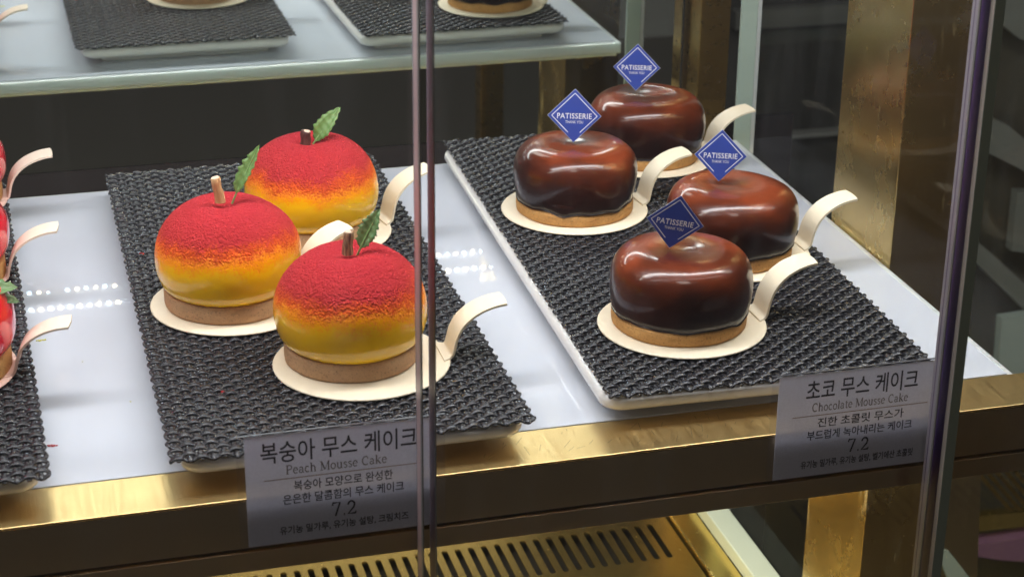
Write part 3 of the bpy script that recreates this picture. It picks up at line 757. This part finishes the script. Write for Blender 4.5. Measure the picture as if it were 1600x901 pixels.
# ---------------------------------------------------------------- strawberry cakes at the left edge
def make_berry(x, y, seed, label, leafy):
    e = tag(empty('berry_mousse_cake', (x, y, CZ)), label, 'cake', 'red berry mousse cakes on the left tray')
    tart(e, .0375, .0105, M_tart_gold, seed)
    pr = [(0, 0), (.031, 0), (.0365, .0010), (.0398, .0060), (.0408, .0130), (.0402, .0210), (.0365, .0290), (.0325, .0360), (.0270, .0415), (.0200, .0455), (.0120, .0475), (.005, .0480), (0, .0478)]
    def fn(p):
        q = p.copy(); q *= 1 + .03 * noise.noise(Vector((p.x * 40 + seed, p.y * 40, p.z * 40))) * min(1, p.length / .03); return q
    b = finish(lathe_bm(dense(pr, 4), 110, fn), 'mousse', M_berry, e, True); b.location = (0, 0, .0105)
    if leafy:
        for (ax_, ay_), (bx_, by_), wd in (((-40, 456), (28, 451), .010), ((-30, 462), (30, 474), .008)):
            o0 = at_y(ax_, ay_, y - .004) - e.location; o1 = at_y(bx_, by_, y - .004) - e.location
            lf = finish(leaf_bm((o1 - o0).length, wd, 5, .002, seed + ay_), 'leaf', M_leaf_dark, e, True); frame_to(lf, o0, o1 - o0, Vector((.1, -.6, 1)))
    return e
for k, (x, y, ly, d, bx, ba) in enumerate(((-.2300, .0995, 1, 'front', -.0035, -10), (-.2290, .2219, 0, 'middle', -.0055, -6), (-.2275, .3464, 0, 'rear', -.0030, 2))):
    make_board(x + bx, y, R(ba), 'cream board at the left edge tinted pink low down, under the %s berry cake' % d, M_board_pink)
    make_berry(x + .0015, y, 21 + k, '%s glossy red berry cake of three at the left edge of the photo' % d, ly)

# ---------------------------------------------------------------- price labels
def make_label(x0, zc, title, eng, l1, l2, price, l4, label, tw, ew):
    e = tag(empty('price_label', (x0 + .045, -.0340, zc)), label, 'price label', 'price labels on the brass beam')
    e.rotation_euler = (R(90), 0, 0)                                       # local x right, y up, z towards the viewer
    W, H = .0885, .0565
    bm = bmesh.new(); box_bm(bm, -W / 2, W / 2, -H / 2, H / 2, -.00015, .00015); finish(bm, 'paper', M_paper, e)
    s_ = finish_sheet = bmesh.new(); vs = [s_.verts.new(q) for q in ((-W / 2 - .0040, -H / 2 - .0005, .0006), (W / 2 + .0050, -H / 2 - .0005, .0006), (W / 2 + .0050, H / 2 + .0012, .0006), (-W / 2 - .0040, H / 2 + .0012, .0006))]; s_.faces.new(vs)
    finish(s_, 'sleeve', M_sleeve, e)
    box('sleeve_rim', mat('plastic_rim', (.06, .06, .07), .3), (-W / 2 - .0040, W / 2 + .0050, H / 2 + .0010, H / 2 + .0013, -.0006, .0006), e)
    Z = .0002
    text_mesh('lettering', title, .0118, M_ink, e, (.0 + tw[1], .0185, Z), bold=.00010, target=tw[0])
    serif_mesh('lettering', eng, .0066, M_ink_gray, e, (.0005 + ew[1], .0096, Z), ew[0])
    box('rule', M_ink_tan, (-.036, .037, .0052, .00565, Z, Z + .00005), e)
    text_mesh('lettering', l1, .0056, M_ink, e, (.001, .0008, Z), bold=.00006, target=.0465)
    text_mesh('lettering', l2, .0056, M_ink, e, (.001, -.0060, Z), bold=.00006, target=.0570)
    serif_mesh('lettering', price, .0105, M_ink, e, (.001, -.0142, Z), .0122, .125)
    text_mesh('lettering', l4, .0046, M_ink, e, (.001, -.0220, Z), bold=.00006, target=.0610)
make_label(-.0938, .0033, '복숭아 무스 케이크', 'Peach Mousse Cake', '복숭아 모양으로 완성한', '은은한 달콤함의 무스 케이크', '7.2', '유기농 밀가루, 유기농 설탕, 크림치즈',
           'grey price label for the peach cakes, left of the glass joint', (.0730, -.0005), (.0475, -.0025))
make_label(.1672, .0030, '초코 무스 케이크', 'Chocolate Mousse Cake', '진한 초콜릿 무스가', '부드럽게 녹아내리는 케이크', '7.2', '유기농 밀가루, 유기농 설탕, 벨기에산 초콜릿',
           'grey price label for the chocolate cakes, left of the purple joint', (.0600, .0005), (.0520, -.0005))

# ---------------------------------------------------------------- crumbs
bm = bmesh.new(); rnd = random.Random(8)
for _ in range(70):
    x, y = rnd.uniform(.02, .24), rnd.uniform(-.031, -.003); a = rnd.gauss(1.2, .35); L = rnd.uniform(.002, .009); wd = .00009
    d = Vector((math.cos(a), math.sin(a), 0)); n = Vector((-d.y, d.x, 0)) * wd; p = Vector((x, y, -.00012)); q = p + d * L
    if q.y > -.001 or q.y < -.032: continue
    bm.faces.new([bm.verts.new(v) for v in (p - n, q - n, q + n, p + n)])
so = finish(bm, 'scratches', mat('scratched_brass', (.16, .11, .05), .5, .6), beam); so['kind'] = 'stuff'
def crumbs(spots, m, label, seed):
    bm = bmesh.new(); rnd = random.Random(seed)
    for px, py, z, n, sx, sy in spots:
        c = at_z(px, py, z)
        for _ in range(n):
            s = rnd.uniform(.0002, .00055)
            r_ = bmesh.ops.create_icosphere(bm, subdivisions=1, radius=s)
            off = Vector((rnd.gauss(0, sx), rnd.gauss(0, sy), s * .5))
            for v in r_['verts']: v.co = v.co * rnd.uniform(.8, 1.2) + c + off
    tag(finish(bm, 'crumbs', m), label, 'crumbs', kind='stuff')
crumbs([(455, 562, CZ, 14, .0012, .0012), (300, 497, CZ, 12, .006, .0012), (370, 498, CZ, 14, .003, .001), (560, 462, BZ, 5, .004, .004), (347, 612, BZ, 5, .0006, .0006),
        (222, 396, BZ, 4, .0006, .0006), (82, 696, .0001, 16, .0012, .0006), (540, 352, CZ, 4, .002, .002)], M_crumb, 'red cocoa crumbs scattered on boards, mat and shelf', 1)
crumbs([(62, 532, .0001, 14, .002, .0006), (204, 627, .0001, 2, .0003, .0003), (130, 565, .0001, 1, .0002, .0002)], M_crumb_y, 'tiny yellow crumbs on the white shelf', 2)
